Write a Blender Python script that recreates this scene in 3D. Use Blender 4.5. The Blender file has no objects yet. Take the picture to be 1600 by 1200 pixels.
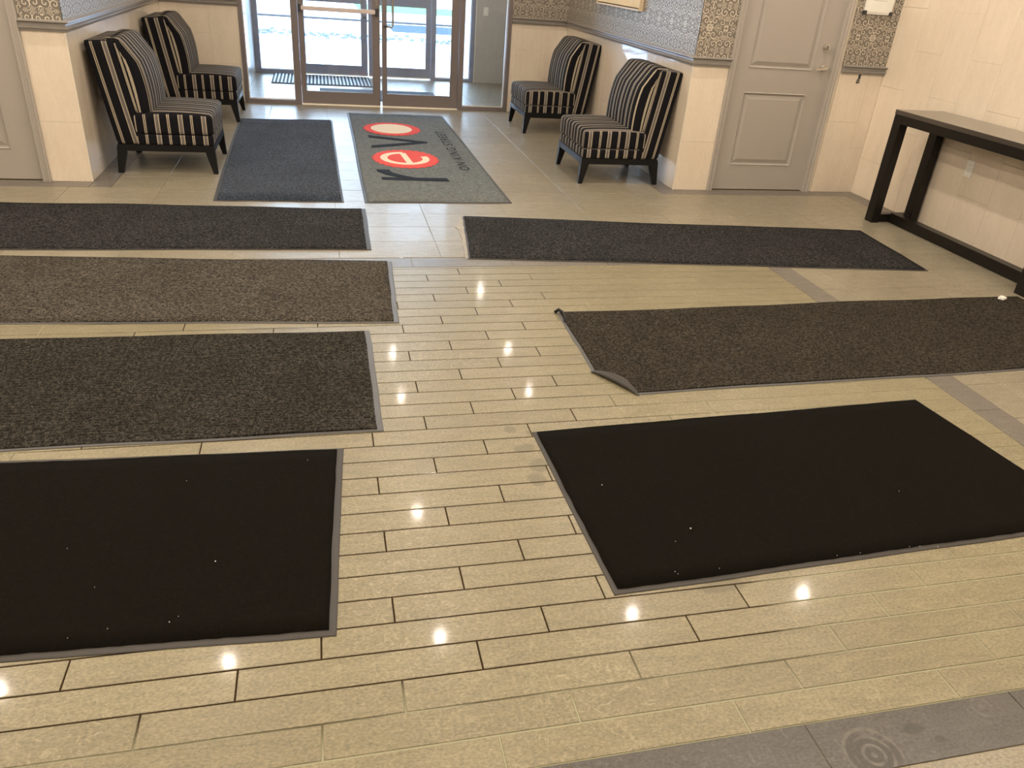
import bpy, bmesh, math, random
from mathutils import Vector, Matrix
random.seed(7)
S = bpy.context.scene
COL = S.collection
# ------------------------------------------------------------------ camera, world, exposure, sun
cam = bpy.data.cameras.new('camera'); cam.sensor_width = 36; cam.lens = 1204.19 / 1600 * 36
cam.clip_start = 0.05; cam.clip_end = 300
co = bpy.data.objects.new('camera', cam); COL.objects.link(co)
R_ = Vector((0.97316378, -0.21900013, 0.07064849)); U_ = Vector((0.04430133, 0.47957702, 0.87638078)); F_ = Vector((0.2258089, 0.84973221, -0.47640898))
m = Matrix(((R_.x, U_.x, -F_.x, 0), (R_.y, U_.y, -F_.y, 0), (R_.z, U_.z, -F_.z, 1.6), (0, 0, 0, 1)))
co.matrix_world = m
S.camera = co
S.view_settings.view_transform = 'Standard'; S.view_settings.look = 'None'
S.view_settings.exposure = 0.0; S.view_settings.gamma = 1.0; S.view_settings.use_curve_mapping = False
SKY = 12.5; LAMP_W = 51.5; LAMP_COL = (1.0, 0.875, 0.735); GLOW = 45.0
w = bpy.data.worlds.new('sky'); S.world = w; w.use_nodes = True
wn = w.node_tree.nodes; wl = w.node_tree.links
bg = wn['Background']; bg.inputs['Strength'].default_value = SKY
tc = wn.new('ShaderNodeTexCoord'); sx = wn.new('ShaderNodeSeparateXYZ'); rp = wn.new('ShaderNodeValToRGB')
wl.new(tc.outputs['Generated'], sx.inputs[0]); wl.new(sx.outputs['Z'], rp.inputs[0]); wl.new(rp.outputs[0], bg.inputs['Color'])
rp.color_ramp.elements[0].position = 0.0; rp.color_ramp.elements[0].color = (0.62, 0.79, 0.97, 1)
rp.color_ramp.elements[1].position = 0.7; rp.color_ramp.elements[1].color = (0.42, 0.64, 1.0, 1)

XL, XR, XW, YF, YB = -1.637, 2.92, 4.68, 6.15, 9.76
XFL, YN, H = -5.0, -4.0, 2.9
YO = 12.293

# ------------------------------------------------------------------ material helpers
class NT:
    def __init__(s, name):
        s.m = bpy.data.materials.new(name); s.m.use_nodes = True
        s.t = s.m.node_tree; s.b = s.t.nodes['Principled BSDF']
    def n(s, typ, **kw):
        x = s.t.nodes.new(typ)
        for k, v in kw.items(): setattr(x, k, v)
        return x
    def l(s, a, b): s.t.links.new(a, b)
    def val(s, sock, v):
        if hasattr(v, 'default_value') or isinstance(v, bpy.types.NodeSocket): s.l(v, sock)
        else: sock.default_value = v
    def math(s, op, a, b=None, c=None, clamp=False):
        x = s.n('ShaderNodeMath', operation=op, use_clamp=clamp)
        s.val(x.inputs[0], a)
        if b is not None: s.val(x.inputs[1], b)
        if c is not None: s.val(x.inputs[2], c)
        return x.outputs[0]
    def mix(s, f, a, b):
        x = s.n('ShaderNodeMix', data_type='RGBA')
        s.val(x.inputs[0], f)
        for i, v in ((6, a), (7, b)):
            if isinstance(v, tuple): x.inputs[i].default_value = (*v[:3], 1)
            else: s.l(v, x.inputs[i])
        return x.outputs[2]
    def pos(s): return s.n('ShaderNodeNewGeometry').outputs['Position']
    def noise(s, vec, scale, detail=3, rough=.55, dim='3D', dist=0):
        x = s.n('ShaderNodeTexNoise', noise_dimensions=dim)
        s.l(vec, x.inputs['Vector']); x.inputs['Scale'].default_value = scale
        x.inputs['Detail'].default_value = detail; x.inputs['Roughness'].default_value = rough; x.inputs['Distortion'].default_value = dist
        return x.outputs['Fac']
    def mapr(s, v, a, b, c=0, d=1):
        x = s.n('ShaderNodeMapRange'); s.val(x.inputs[0], v)
        for i, q in enumerate((a, b, c, d)): x.inputs[i + 1].default_value = q
        return x.outputs[0]
    def vmul(s, v, sc):
        x = s.n('ShaderNodeVectorMath', operation='MULTIPLY'); s.l(v, x.inputs[0]); x.inputs[1].default_value = sc
        return x.outputs[0]
    def bump(s, h, strength=.2, dist=.002):
        x = s.n('ShaderNodeBump'); s.l(h, x.inputs['Height']); x.inputs['Strength'].default_value = strength; x.inputs['Distance'].default_value = dist
        s.l(x.outputs[0], s.b.inputs['Normal']); return x
    def base(s, c, rough=.5, spec=.5, metal=0, coat=0, coatr=.05):
        if isinstance(c, tuple): s.b.inputs['Base Color'].default_value = (*c[:3], 1)
        else: s.l(c, s.b.inputs['Base Color'])
        s.val(s.b.inputs['Roughness'], rough)
        s.b.inputs['Specular IOR Level'].default_value = spec; s.b.inputs['Metallic'].default_value = metal
        s.b.inputs['Coat Weight'].default_value = coat; s.b.inputs['Coat Roughness'].default_value = coatr
        return s.m

def simple(name, c, rough=.5, spec=.5, metal=0, coat=0, coatr=.05, var=.08, vs=8):
    t = NT(name); f = t.noise(t.pos(), vs)
    dark = tuple(x * (1 - var) for x in c); lite = tuple(min(1, x * (1 + var)) for x in c)
    return t.base(t.mix(f, dark, lite), rough, spec, metal, coat, coatr)

def spot_mask(t, P, cx, cy, rx, ry, soft=.35):
    """soft-edged irregular stain at a fixed place of the floor"""
    sp = t.n('ShaderNodeSeparateXYZ'); t.l(P, sp.inputs[0])
    a = t.math('DIVIDE', t.math('SUBTRACT', sp.outputs[0], cx), rx)
    b = t.math('DIVIDE', t.math('SUBTRACT', sp.outputs[1], cy), ry)
    r = t.math('SQRT', t.math('ADD', t.math('MULTIPLY', a, a), t.math('MULTIPLY', b, b)))
    r = t.math('ADD', r, t.math('MULTIPLY', t.math('SUBTRACT', t.noise(P, 22, 3), .5), 1.3))
    return t.mapr(r, 1.0, 1.0 - soft, 0, 1)

def floor_tile_mat(name, c, stains=True, rough=.35, ring=False):
    t = NT(name); P = t.pos()
    oi = t.n('ShaderNodeObjectInfo').outputs['Random']
    fine = t.noise(t.vmul(P, (1.0, 1.7, 1)), 95, 3, .7)
    streak = t.noise(t.vmul(P, (1.2, 5.0, 1)), 5.5, 5, .65, dist=1.2)
    big = t.noise(P, 1.3, 2)
    lo = tuple(x * .66 for x in c); hi = tuple(x * 1.32 for x in c)
    f = t.math('ADD', t.math('MULTIPLY', fine, .7), t.math('MULTIPLY', streak, .3))
    col = t.mix(t.mapr(f, .36, .64), lo, hi)
    f2 = t.math('ADD', t.math('MULTIPLY', oi, .5), t.math('MULTIPLY', big, .5))
    br = t.mapr(f2, .15, .85, .93, 1.07)
    vm = t.n('ShaderNodeVectorMath', operation='SCALE'); t.l(col, vm.inputs[0]); t.l(br, vm.inputs['Scale']); col = vm.outputs[0]
    # dried salt and shoe scuffs
    zone = t.mapr(t.noise(P, .9, 2), .42, .58)
    sc1 = t.mapr(t.noise(t.vmul(P, (4.5, 7, 1)), 4.2, 6, .75, dist=2.2), .55, .64)
    sc2 = t.mapr(t.noise(t.vmul(P, (8, 4.5, 1)), 3.6, 6, .75, dist=2.0), .56, .65)
    sc = t.math('MULTIPLY', t.math('MAXIMUM', sc1, sc2), t.math('MULTIPLY', zone, .45))
    col = t.mix(sc, col, tuple(min(1, x * 1.75 + .06) for x in c))
    if stains:
        dk = tuple(x * .55 for x in c)
        for (cx, cy, rx, ry) in [(.669, 2.49, .028, .03), (.735, 2.46, .012, .012), (.70, 2.35, .05, .035), (.715, 2.24, .04, .05), (.69, 2.15, .04, .05), (-.28, 3.49, .16, .03),
                                 (1.222, .954, .085, .065), (1.37, 1.0, .035, .02), (1.42, .965, .02, .012), (1.12, 1.55, .1, .035)]:
            col = t.mix(t.math('MULTIPLY', spot_mask(t, P, cx, cy, rx, ry), .62), col, dk)
    if ring:
        sp = t.n('ShaderNodeSeparateXYZ'); t.l(P, sp.inputs[0])
        for (cx, cy, R) in ((1.225, .955, .085), (1.60, 1.03, .05)):
            a = t.math('SUBTRACT', sp.outputs[0], cx); b = t.math('SUBTRACT', sp.outputs[1], cy)
            rr = t.math('SQRT', t.math('ADD', t.math('MULTIPLY', a, a), t.math('MULTIPLY', b, b)))
            q = t.math('MULTIPLY', t.math('LESS_THAN', t.math('FRACT', t.math('DIVIDE', rr, .022)), .38), t.mapr(rr, R, R - .01))
            col = t.mix(t.math('MULTIPLY', q, t.mapr(t.noise(P, 30, 2), .35, .6)), col, tuple(x * 1.7 for x in c))
    r = t.mapr(t.noise(t.vmul(P, (2, 5, 1)), 6, 4, .7), .3, .7, rough - .05, rough + .09)
    r = t.math('ADD', r, t.math('MULTIPLY', sc, .06))
    t.base(col, r, .5, 0, .09, .075)
    t.bump(t.noise(P, 60, 2), .03, .001)
    return t.m

def damask(name):
    t = NT(name); uv = t.n('ShaderNodeUVMap', uv_map='UVMap').outputs[0]
    sp = t.n('ShaderNodeSeparateXYZ'); t.l(uv, sp.inputs[0])
    wpx, wpy = .14, .16
    # half-drop repeat mirrored about its axes
    row = t.math('FLOOR', t.math('DIVIDE', sp.outputs[1], wpy * 2))
    u = t.math('PINGPONG', t.math('ADD', sp.outputs[0], t.math('MULTIPLY', row, 0.0)), wpx)
    v = t.math('PINGPONG', sp.outputs[1], wpy)
    ink = None
    def spiral(cx, cy, R, turns, ph, sgn, th):
        a = t.math('SUBTRACT', u, cx); b = t.math('MULTIPLY', t.math('SUBTRACT', v, cy), sgn)
        r = t.math('SQRT', t.math('ADD', t.math('MULTIPLY', a, a), t.math('MULTIPLY', b, b)))
        th_ = t.math('DIVIDE', t.math('ARCTAN2', b, a), 2 * math.pi)
        q = t.math('FRACT', t.math('ADD', t.math('ADD', th_, ph), t.math('MULTIPLY', r, turns / R)))
        line = t.math('LESS_THAN', t.math('ABSOLUTE', t.math('SUBTRACT', q, .5)), th)
        return t.math('MULTIPLY', line, t.math('LESS_THAN', r, R)), r
    cover = None
    for a in [(.040, .050, .030, 1.3, .1, 1, .13), (.098, .040, .026, 1.2, .55, -1, .13), (.052, .118, .029, 1.3, .3, -1, .13), (.108, .112, .031, 1.3, .8, 1, .13), (.015, .145, .018, 1.0, .2, 1, .14)]:
        s_, r_ = spiral(*a)
        ink = s_ if ink is None else t.math('MAXIMUM', ink, s_)
        c_ = t.math('LESS_THAN', r_, a[2]); cover = c_ if cover is None else t.math('MAXIMUM', cover, c_)
    cb = t.n('ShaderNodeCombineXYZ'); t.l(u, cb.inputs[0]); t.l(v, cb.inputs[1])
    nz = t.noise(cb.outputs[0], 21, 1.0, .4)
    iso = t.math('LESS_THAN', t.math('ABSOLUTE', t.math('SUBTRACT', t.math('FRACT', t.math('MULTIPLY', nz, 10)), .5)), .17)
    iso = t.math('MULTIPLY', iso, t.math('SUBTRACT', 1, cover))
    # medallion at the crossing of the axes
    rr = t.math('SQRT', t.math('ADD', t.math('MULTIPLY', u, u), t.math('MULTIPLY', v, v)))
    ang = t.math('ARCTAN2', v, u)
    pet = t.math('MULTIPLY', t.math('ADD', t.math('COSINE', t.math('MULTIPLY', ang, 8)), 1.6), .009)
    med = t.math('LESS_THAN', t.math('ABSOLUTE', t.math('SUBTRACT', rr, pet)), .004)
    ink = t.math('MAXIMUM', t.math('MAXIMUM', ink, iso), med)
    col = t.mix(ink, (.150, .127, .102), (.58, .52, .41))
    t.base(col, t.mapr(ink, 0, 1, .52, .38), .5, 0)
    t.l(t.math('MULTIPLY', ink, .15), t.b.inputs['Metallic'])
    t.bump(ink, .15, .0006)
    return t.m

def stripes(name):
    t = NT(name); uv = t.n('ShaderNodeUVMap', uv_map='UVMap').outputs[0]
    sp = t.n('ShaderNodeSeparateXYZ'); t.l(uv, sp.inputs[0])
    q = t.math('FRACT', t.math('DIVIDE', sp.outputs[0], .165))
    cr = t.n('ShaderNodeValToRGB'); e = cr.color_ramp; e.interpolation = 'CONSTANT'
    K, T, N = (.0035, .0032, .0050, 1), (.37, .31, .225, 1), (.135, .117, .105, 1)
    seq = [(0, T), (.045, N), (.165, T), (.210, K), (.52, T), (.565, K), (.59, T), (.635, K)]
    e.elements[0].position = 0; e.elements[0].color = T; e.elements[1].position = .045; e.elements[1].color = N
    for p_, c_ in seq[2:]:
        x = e.elements.new(p_); x.color = c_
    t.l(q, cr.inputs[0])
    wv = t.noise(t.vmul(uv, (900, 900, 1)), 1, 2)
    col = t.mix(t.math('MULTIPLY', wv, .15), cr.outputs[0], (.03, .028, .027))
    t.base(col, .8, .12)
    t.b.inputs['Sheen Weight'].default_value = .03; t.b.inputs['Sheen Roughness'].default_value = .4
    return t.m

def carpet(name, dark, lite, amt, ribs=0, scale=210):
    t = NT(name); P = t.pos()
    f = t.noise(t.vmul(P, (1, 1.5, 1)), scale, 4, .8)
    g = t.noise(P, scale * .35, 2, .6)
    h = t.noise(P, 3.0, 2)
    k = t.mapr(t.math('ADD', t.math('MULTIPLY', f, .75), t.math('MULTIPLY', g, .25)), .51 - amt, .60 - amt * .6)
    k = t.math('MULTIPLY', k, t.mapr(h, .3, .7, .8, 1.1))
    col = t.mix(k, dark, lite)
    t.base(col, 1.0, .08)
    t.bump(f, .6, .004)
    return t.m

M = {}
M['plank'] = floor_tile_mat('porcelain_plank', (.196, .167, .098))
M['bigtile'] = floor_tile_mat('porcelain_tile', (.222, .193, .135), rough=.35)
M['darktile'] = floor_tile_mat('dark_porcelain', (.135, .118, .098))
def grout_mat():
    t = NT('plank_grout'); P = t.pos()
    sp = t.n('ShaderNodeSeparateXYZ'); t.l(P, sp.inputs[0])
    dx = t.math('ABSOLUTE', t.math('SUBTRACT', sp.outputs[0], .1))
    a = t.mapr(dx, .80, 1.35)                       # less walked on: pale dust fills the joints
    b = t.mapr(sp.outputs[1], 1.42, 1.15)
    f = t.math('ADD', t.math('MAXIMUM', a, b), t.math('MULTIPLY', t.math('SUBTRACT', t.noise(P, 2.2, 3), .5), 1.6))
    return t.base(t.mix(t.mapr(f, .35, .85), (.028, .015, .005), (.30, .29, .19)), .9, .2)
M['grout'] = grout_mat()
M['lightgrout'] = simple('pale_grout', (.30, .245, .16), .9, .2, var=.25, vs=3)
def wall_tile_mat():
    t = NT('polished_wall_tile'); P = t.pos()
    oi = t.n('ShaderNodeObjectInfo').outputs['Random']
    f = t.noise(t.vmul(P, (3, 3, 1)), 30, 4, .6); g = t.noise(t.vmul(P, (3, 3, .8)), 4, 3)
    k = t.math('ADD', t.math('MULTIPLY', f, .5), t.math('MULTIPLY', g, .5))
    col = t.mix(t.mapr(k, .35, .65), (.63, .535, .415), (.71, .61, .485))
    col = t.mix(t.math('MULTIPLY', oi, .12), col, (.60, .49, .34))
    return t.base(col, .42, .5, 0, .85, .035)
M['walltile'] = wall_tile_mat()
M['wallgrout'] = simple('wall_grout', (.62, .54, .42), .8, .2)
M['plaster'] = simple('painted_plaster', (.62, .56, .46), .8, .2)
M['ceil'] = simple('ceiling_paint', (.86, .83, .78), .9, .1)
M['damask'] = damask('damask_wallpaper')
M['taupe'] = simple('taupe_paint', (.34, .305, .265), .38, .5, var=.03)
M['rail'] = simple('rail_paint', (.27, .245, .215), .33, .5, var=.03)
M['alu'] = simple('bronze_aluminium', (.19, .16, .15), .38, .5, .35, var=.06)
M['alu2'] = simple('flare_aluminium', (.27, .29, .38), .4, .5, .25, var=.12)  # same aluminium, bluish veil of lens flare put into its colour
M['bar'] = simple('bar_paint', (.60, .50, .45), .35)
M['steel'] = simple('brushed_steel', (.62, .60, .57), .22, .5, 1.0, var=.04)
M['edge'] = simple('metal_edge_strip', (.80, .74, .62), .3, .5, .3)
M['black'] = simple('black_wood', (.004, .0038, .004), .35, .3, var=.2)
M['tablewood'] = simple('espresso_wood', (.0065, .005, .0035), .34, .35, var=.2)
M['rubber'] = simple('mat_rubber', (.042, .037, .032), .55, .35, var=.15)
M['rubberlight'] = simple('grey_rubber', (.088, .084, .081), .5, .4, var=.2)  # paler grey than the other mat rubber
M['c_char'] = carpet('charcoal_pile', (.006, .006, .0068), (.115, .108, .102), .01)
M['c_glare'] = carpet('charcoal_glare_pile', (.007, .010, .016), (.11, .135, .175), .02)  # charcoal pile with bluish sky glare put into its colour
M['c_glare'].node_tree.nodes['Principled BSDF'].inputs['Sheen Weight'].default_value = .06
M['c_brown'] = carpet('brown_grey_pile', (.011, .0095, .0075), (.16, .138, .108), .04)
M['c_rib'] = carpet('ribbed_pile', (.009, .008, .0065), (.098, .088, .070), .02)
M['c_rib2'] = carpet('ribbed_brown_pile', (.012, .0095, .007), (.092, .080, .060), .03)
M['c_black'] = carpet('black_pile', (.0045, .0034, .002), (.010, .0078, .0048), .0)
M['c_grey'] = carpet('logo_grey_pile', (.098, .106, .104), (.185, .20, .198), .05, scale=90)
M['navy'] = simple('navy_pile', (.018, .022, .030), .95, .1)
M['red'] = simple('red_pile', (.62, .085, .075), .95, .1, var=.12, vs=60)
M['cream'] = simple('cream_pile', (.70, .60, .46), .95, .1, var=.1, vs=60)
M['lint'] = simple('lint', (.7, .7, .66), .9)
M['stripe'] = stripes('striped_upholstery')
M['paper'] = simple('white_paper', (.78, .76, .68), .7)
M['ink'] = simple('faint_print', (.50, .49, .45), .7)
M['plasticw'] = simple('white_plastic', (.72, .69, .62), .35)
M['slot'] = simple('dark_slot', (.03, .03, .03), .5)
M['canvas'] = simple('cream_canvas', (.72, .56, .33), .7, var=.2, vs=4)
M['snow'] = simple('snow', (.86, .87, .90), .7, .3, var=.05, vs=1)
M['grass'] = simple('lawn', (.10, .22, .07), .9, .1, var=.3, vs=3)
M['road'] = simple('wet_road', (.042, .062, .072), .9, .1, var=.2, vs=.6)  # blue of the reflected sky put into the road colour
M['debris'] = simple('dirty_ice', (.10, .11, .12), .6, var=.4, vs=8)
M['brick'] = simple('pale_brick', (.62, .60, .56), .8, var=.12, vs=6)
M['mortar'] = simple('mortar', (.30, .29, .28), .9)
M['concrete'] = simple('concrete', (.45, .43, .40), .9)
M['greytile'] = simple('vestibule_wall_tile', (.46, .42, .37), .35, .5, 0, .5, .05)
M['ribmat'] = simple('dark_rib_mat', (.05, .055, .065), .8, .2)
M['slat'] = simple('pale_grate_strip', (.42, .46, .48), .5)
def glass():
    t = NT('clear_glass'); o = t.t.nodes['Material Output']
    tr = t.n('ShaderNodeBsdfTransparent'); tr.inputs[0].default_value = (.965, .975, .975, 1)
    gl = t.n('ShaderNodeBsdfGlossy'); gl.inputs['Roughness'].default_value = .01
    fr = t.n('ShaderNodeFresnel'); fr.inputs[0].default_value = 1.45
    mx = t.n('ShaderNodeMixShader'); t.l(fr.outputs[0], mx.inputs[0]); t.l(tr.outputs[0], mx.inputs[1]); t.l(gl.outputs[0], mx.inputs[2])
    t.l(mx.outputs[0], o.inputs['Surface']); return t.m
M['glass'] = glass()
def emit(name, c, s):
    t = NT(name); t.b.inputs['Emission Color'].default_value = (*c, 1); t.b.inputs['Emission Strength'].default_value = s
    return t.m
M['lamp'] = emit('lamp_lens', (1.0, .78, .45), GLOW)

# ------------------------------------------------------------------ object helpers
def link(name, bm, mat, parent=None, uv=False, smooth=False, recalc=True):
    me = bpy.data.meshes.new(name)
    if recalc: bmesh.ops.recalc_face_normals(bm, faces=bm.faces)
    bm.to_mesh(me); bm.free()
    for x in (mat if isinstance(mat, list) else [mat]): me.materials.append(x)
    if smooth:
        for p in me.polygons: p.use_smooth = True
    o = bpy.data.objects.new(name, me); COL.objects.link(o)
    if parent: o.parent = parent
    return o
def inst(name, me, parent, mtx):
    o = bpy.data.objects.new(name, me); COL.objects.link(o); o.parent = parent; o.matrix_basis = mtx
    return o
def tag(o, label=None, cat=None, group=None, kind=None):
    if label: o['label'] = label
    if cat: o['category'] = cat
    if group: o['group'] = group
    if kind: o['kind'] = kind
    return o
def empty(name, loc=(0, 0, 0), rz=0):
    o = bpy.data.objects.new(name, None); COL.objects.link(o); o.location = loc; o.rotation_euler = (0, 0, rz); o.empty_display_size = .1
    return o
def box(bm, x0, x1, y0, y1, z0, z1, bev=0, mi=0):
    vs = [bm.verts.new(p) for p in ((x0, y0, z0), (x1, y0, z0), (x1, y1, z0), (x0, y1, z0), (x0, y0, z1), (x1, y0, z1), (x1, y1, z1), (x0, y1, z1))]
    fs = [bm.faces.new([vs[i] for i in q]) for q in ((3, 2, 1, 0), (4, 5, 6, 7), (0, 1, 5, 4), (1, 2, 6, 5), (2, 3, 7, 6), (3, 0, 4, 7))]
    for f in fs: f.material_index = mi
    if bev:
        es = list({e for f in fs for e in f.edges})
        bmesh.ops.bevel(bm, geom=es, offset=bev, segments=2, affect='EDGES', clamp_overlap=True)
    return vs
def B(name, mat, parent, *dims, bev=0, kind=None, label=None):
    bm = bmesh.new()
    for d in dims: box(bm, *d, bev=bev)
    o = link(name, bm, mat, parent)
    if kind: o['kind'] = kind
    if label: o['label'] = label
    return o
def hexa(bm, lo, hi):
    """prism between two quads given as 4 points each"""
    a = [bm.verts.new(p) for p in lo]; b = [bm.verts.new(p) for p in hi]
    bm.faces.new(a[::-1]); bm.faces.new(b)
    for i in range(4): bm.faces.new((a[i], a[(i + 1) % 4], b[(i + 1) % 4], b[i]))
def tube(bm, pts, r, n=10):
    pts = [Vector(p) for p in pts]; rings = []
    for i, p in enumerate(pts):
        d = (pts[min(i + 1, len(pts) - 1)] - pts[max(i - 1, 0)]).normalized()
        a = d.orthogonal().normalized() if i == 0 else (rings_a - d * rings_a.dot(d)).normalized()
        rings_a = a; b = d.cross(a)
        rings.append([bm.verts.new(p + (a * math.cos(k * 2 * math.pi / n) + b * math.sin(k * 2 * math.pi / n)) * r) for k in range(n)])
    for i in range(len(rings) - 1):
        for k in range(n): bm.faces.new((rings[i][k], rings[i][(k + 1) % n], rings[i + 1][(k + 1) % n], rings[i + 1][k]))
    bm.faces.new(rings[0][::-1]); bm.faces.new(rings[-1])
def cyl(bm, c, axis, r, h, n=20, r2=None):
    c = Vector(c); ax = Vector(axis).normalized(); a = ax.orthogonal().normalized(); b = ax.cross(a); r2 = r if r2 is None else r2
    lo = [bm.verts.new(c + (a * math.cos(k * 2 * math.pi / n) + b * math.sin(k * 2 * math.pi / n)) * r) for k in range(n)]
    hi = [bm.verts.new(c + ax * h + (a * math.cos(k * 2 * math.pi / n) + b * math.sin(k * 2 * math.pi / n)) * r2) for k in range(n)]
    bm.faces.new(lo[::-1]); bm.faces.new(hi)
    for k in range(n): bm.faces.new((lo[k], lo[(k + 1) % n], hi[(k + 1) % n], hi[k]))
def sweep(bm, path, prof, mapf, closed=False, side=1):
    """sweep an open profile [(a, b)] along a 2-D path with mitred corners; a is measured to the side of the path"""
    n = len(path); rings = []
    for i in range(n):
        P = Vector(path[i])
        d0 = (P - Vector(path[i - 1])).normalized() if (i > 0 or closed) else None
        d1 = (Vector(path[(i + 1) % n]) - P).normalized() if (i < n - 1 or closed) else None
        if d0 is None: d0 = d1
        if d1 is None: d1 = d0
        n0 = Vector((-d0.y, d0.x)) * side; n1 = Vector((-d1.y, d1.x)) * side
        mt = (n0 + n1); mt = mt / max(.2, mt.dot(n0))
        rings.append([bm.verts.new(mapf(P.x + mt.x * a, P.y + mt.y * a, b)) for a, b in prof])
    k = len(prof)
    for i in range(n if closed else n - 1):
        A, C = rings[i], rings[(i + 1) % n]
        for j in range(k - 1): bm.faces.new((A[j], A[j + 1], C[j + 1], C[j]))
    if not closed:
        bm.faces.new(rings[0]); bm.faces.new(rings[-1][::-1])

# ------------------------------------------------------------------ floor
def tile_mesh(name, w_, d_, mat, gap, t=.01, ch=.0012):
    bm = bmesh.new(); x, y = w_ / 2 - gap / 2, d_ / 2 - gap / 2
    def ring(x, y, z): return [bm.verts.new(p) for p in ((-x, -y, z), (x, -y, z), (x, y, z), (-x, y, z))]
    a, b, c = ring(x, y, -t), ring(x, y, -ch * .8), ring(x - ch, y - ch, 0)
    for p, q in ((a, b), (b, c)):
        for i in range(4): bm.faces.new((p[i], p[(i + 1) % 4], q[(i + 1) % 4], q[i]))
    bm.faces.new(c)
    me = bpy.data.meshes.new(name); bm.to_mesh(me); bm.free(); me.materials.append(mat)
    return me
floor = B('floor', [M['lightgrout']], None, (XFL, XW + .15, YN, YF + .16, -.12, -.0035), (XL - .02, XR + .02, YF + .02, YB + .16, -.12, -.0035), (-.9, 3.25, YB + .16, YO + .1, -.12, -.0035), kind='structure')
B('plank_grout', M['grout'], floor, (-1.47, 2.78, 1.062, 4.312, -.008, -.0022))
cache = {}; REST = {}
def put_tile(name, x0, x1, y0, y1, mat, gap, single):
    w_, d_ = round(x1 - x0, 3), round(y1 - y0, 3)
    if w_ < .02 or d_ < .012: return
    cx, cy = (x0 + x1) / 2, (y0 + y1) / 2
    if single:
        k = (name, w_, d_)
        if k not in cache: cache[k] = tile_mesh(name, w_, d_, mat, gap)
        inst(name, cache[k], floor, Matrix.Translation((cx, cy, random.uniform(-.0002, .0002))))
    else:
        bm = REST.setdefault((name, mat.name), (bmesh.new(), mat))[0]; g = gap / 2
        box(bm, x0 + g, x1 - g, y0 + g, y1 - g, -.01, 0)
def grid(name, x0, x1, y0, y1, px, py, ox, oy, mat, gap, vis, stag=None):
    j0 = math.floor((y0 - oy) / py + 1e-4); j = j0
    while oy + j * py < y1 - 1e-4:
        a, b = max(y0, oy + j * py), min(y1, oy + (j + 1) * py)
        off = ox + (stag(j) if stag else 0)
        i = math.floor((x0 - off) / px + 1e-4)
        while off + i * px < x1 - 1e-4:
            c, d = max(x0, off + i * px), min(x1, off + (i + 1) * px)
            put_tile(name, c, d, a, b, mat, gap, vis((c + d) / 2, (a + b) / 2)); i += 1
        j += 1
yes = lambda x, y: True
no = lambda x, y: False
# 33 courses of staggered narrow planks
grid('plank_tile', -1.47, 2.78, 1.062, 4.2828, .6096, .0976, 0, 1.062, M['plank'], .0052, lambda x, y: True,
     lambda j: (.136, .345, .549)[(j - 2) % 3])
grid('cut_plank_tile', -1.47, 2.78, 4.2828, 4.312, .6096, .03, .30, 4.2828, M['plank'], .003, yes)
# dark band round the plank field
D = M['darktile']; M['neartile'] = floor_tile_mat('near_dark_porcelain', (.070, .062, .053), ring=True)  # darker tone for the near band, plus ring marks of boots
grid('band_tile', -1.62, 2.93, .915, 1.062, .6096, .147, 1.10, .915, M['neartile'], .003, yes)
grid('band_tile', -1.62, 2.93, 4.312, 4.472, .6096, .16, .49, 4.312, D, .003, yes)
grid('band_tile', -1.62, -1.47, 1.062, 4.312, .15, .6096, -1.62, 1.062, D, .003, yes)
grid('band_tile', 2.78, 2.93, 1.062, 4.312, .15, .6096, 2.78, 1.2, D, .003, yes)
# dark strip along the walls
grid('edge_tile', -3.4, XL, 6.0, YF, .6096, .15, XL, 6.0, D, .003, yes)
grid('edge_tile', XL, XL + .15, 6.0, YB, .15, .6096, XL, 6.0, D, .003, yes)
grid('edge_tile', XR - .15, XR, 6.0, YB, .15, .6096, XR - .15, 6.0, D, .003, yes)
grid('edge_tile', XR, XW, 6.0, YF, .6096, .15, XR, 6.0, D, .003, yes)
grid('edge_tile', XW - .15, XW, YN, 6.0, .15, .6096, XW - .15, 6.0, D, .003, lambda x, y: y > 1)
# large format tiles in straight courses
Bg = M['bigtile']
grid('floor_tile', XFL, XW - .15, 4.472, 6.0, .6096, .3048, .07, 4.48, Bg, .0028, lambda x, y: x > -3)
grid('floor_tile', XL + .15, XR - .15, 6.0, YB, .6096, .3048, .07, 4.48, Bg, .0028, yes)
grid('floor_tile', 2.93, XW - .15, YN, 4.472, .6096, .3048, 3.118, 4.472, Bg, .0028, lambda x, y: y > .9)
grid('floor_tile', XFL, -1.62, .915, 4.472, .6096, .3048, .07, 4.48, Bg, .0028, lambda x, y: x > -2.4 and y > 2)
grid('floor_tile', XFL, 2.93, YN, .915, .6096, .3048, .07, .0006, Bg, .0028, lambda x, y: y > .55 and x > -.8)
grid('floor_tile', XFL, -3.4, 6.0, YF, .6096, .3048, .07, 6.0, D, .0028, no)
grid('vestibule_tile', -.87, 3.2, YB, YO + .1, .6096, .3048, .07, YB, Bg, .0028, no)
for (nm, _), (bm, mt) in list(REST.items()):
    link(nm, bm, mt, floor)['kind'] = 'stuff'

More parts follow.
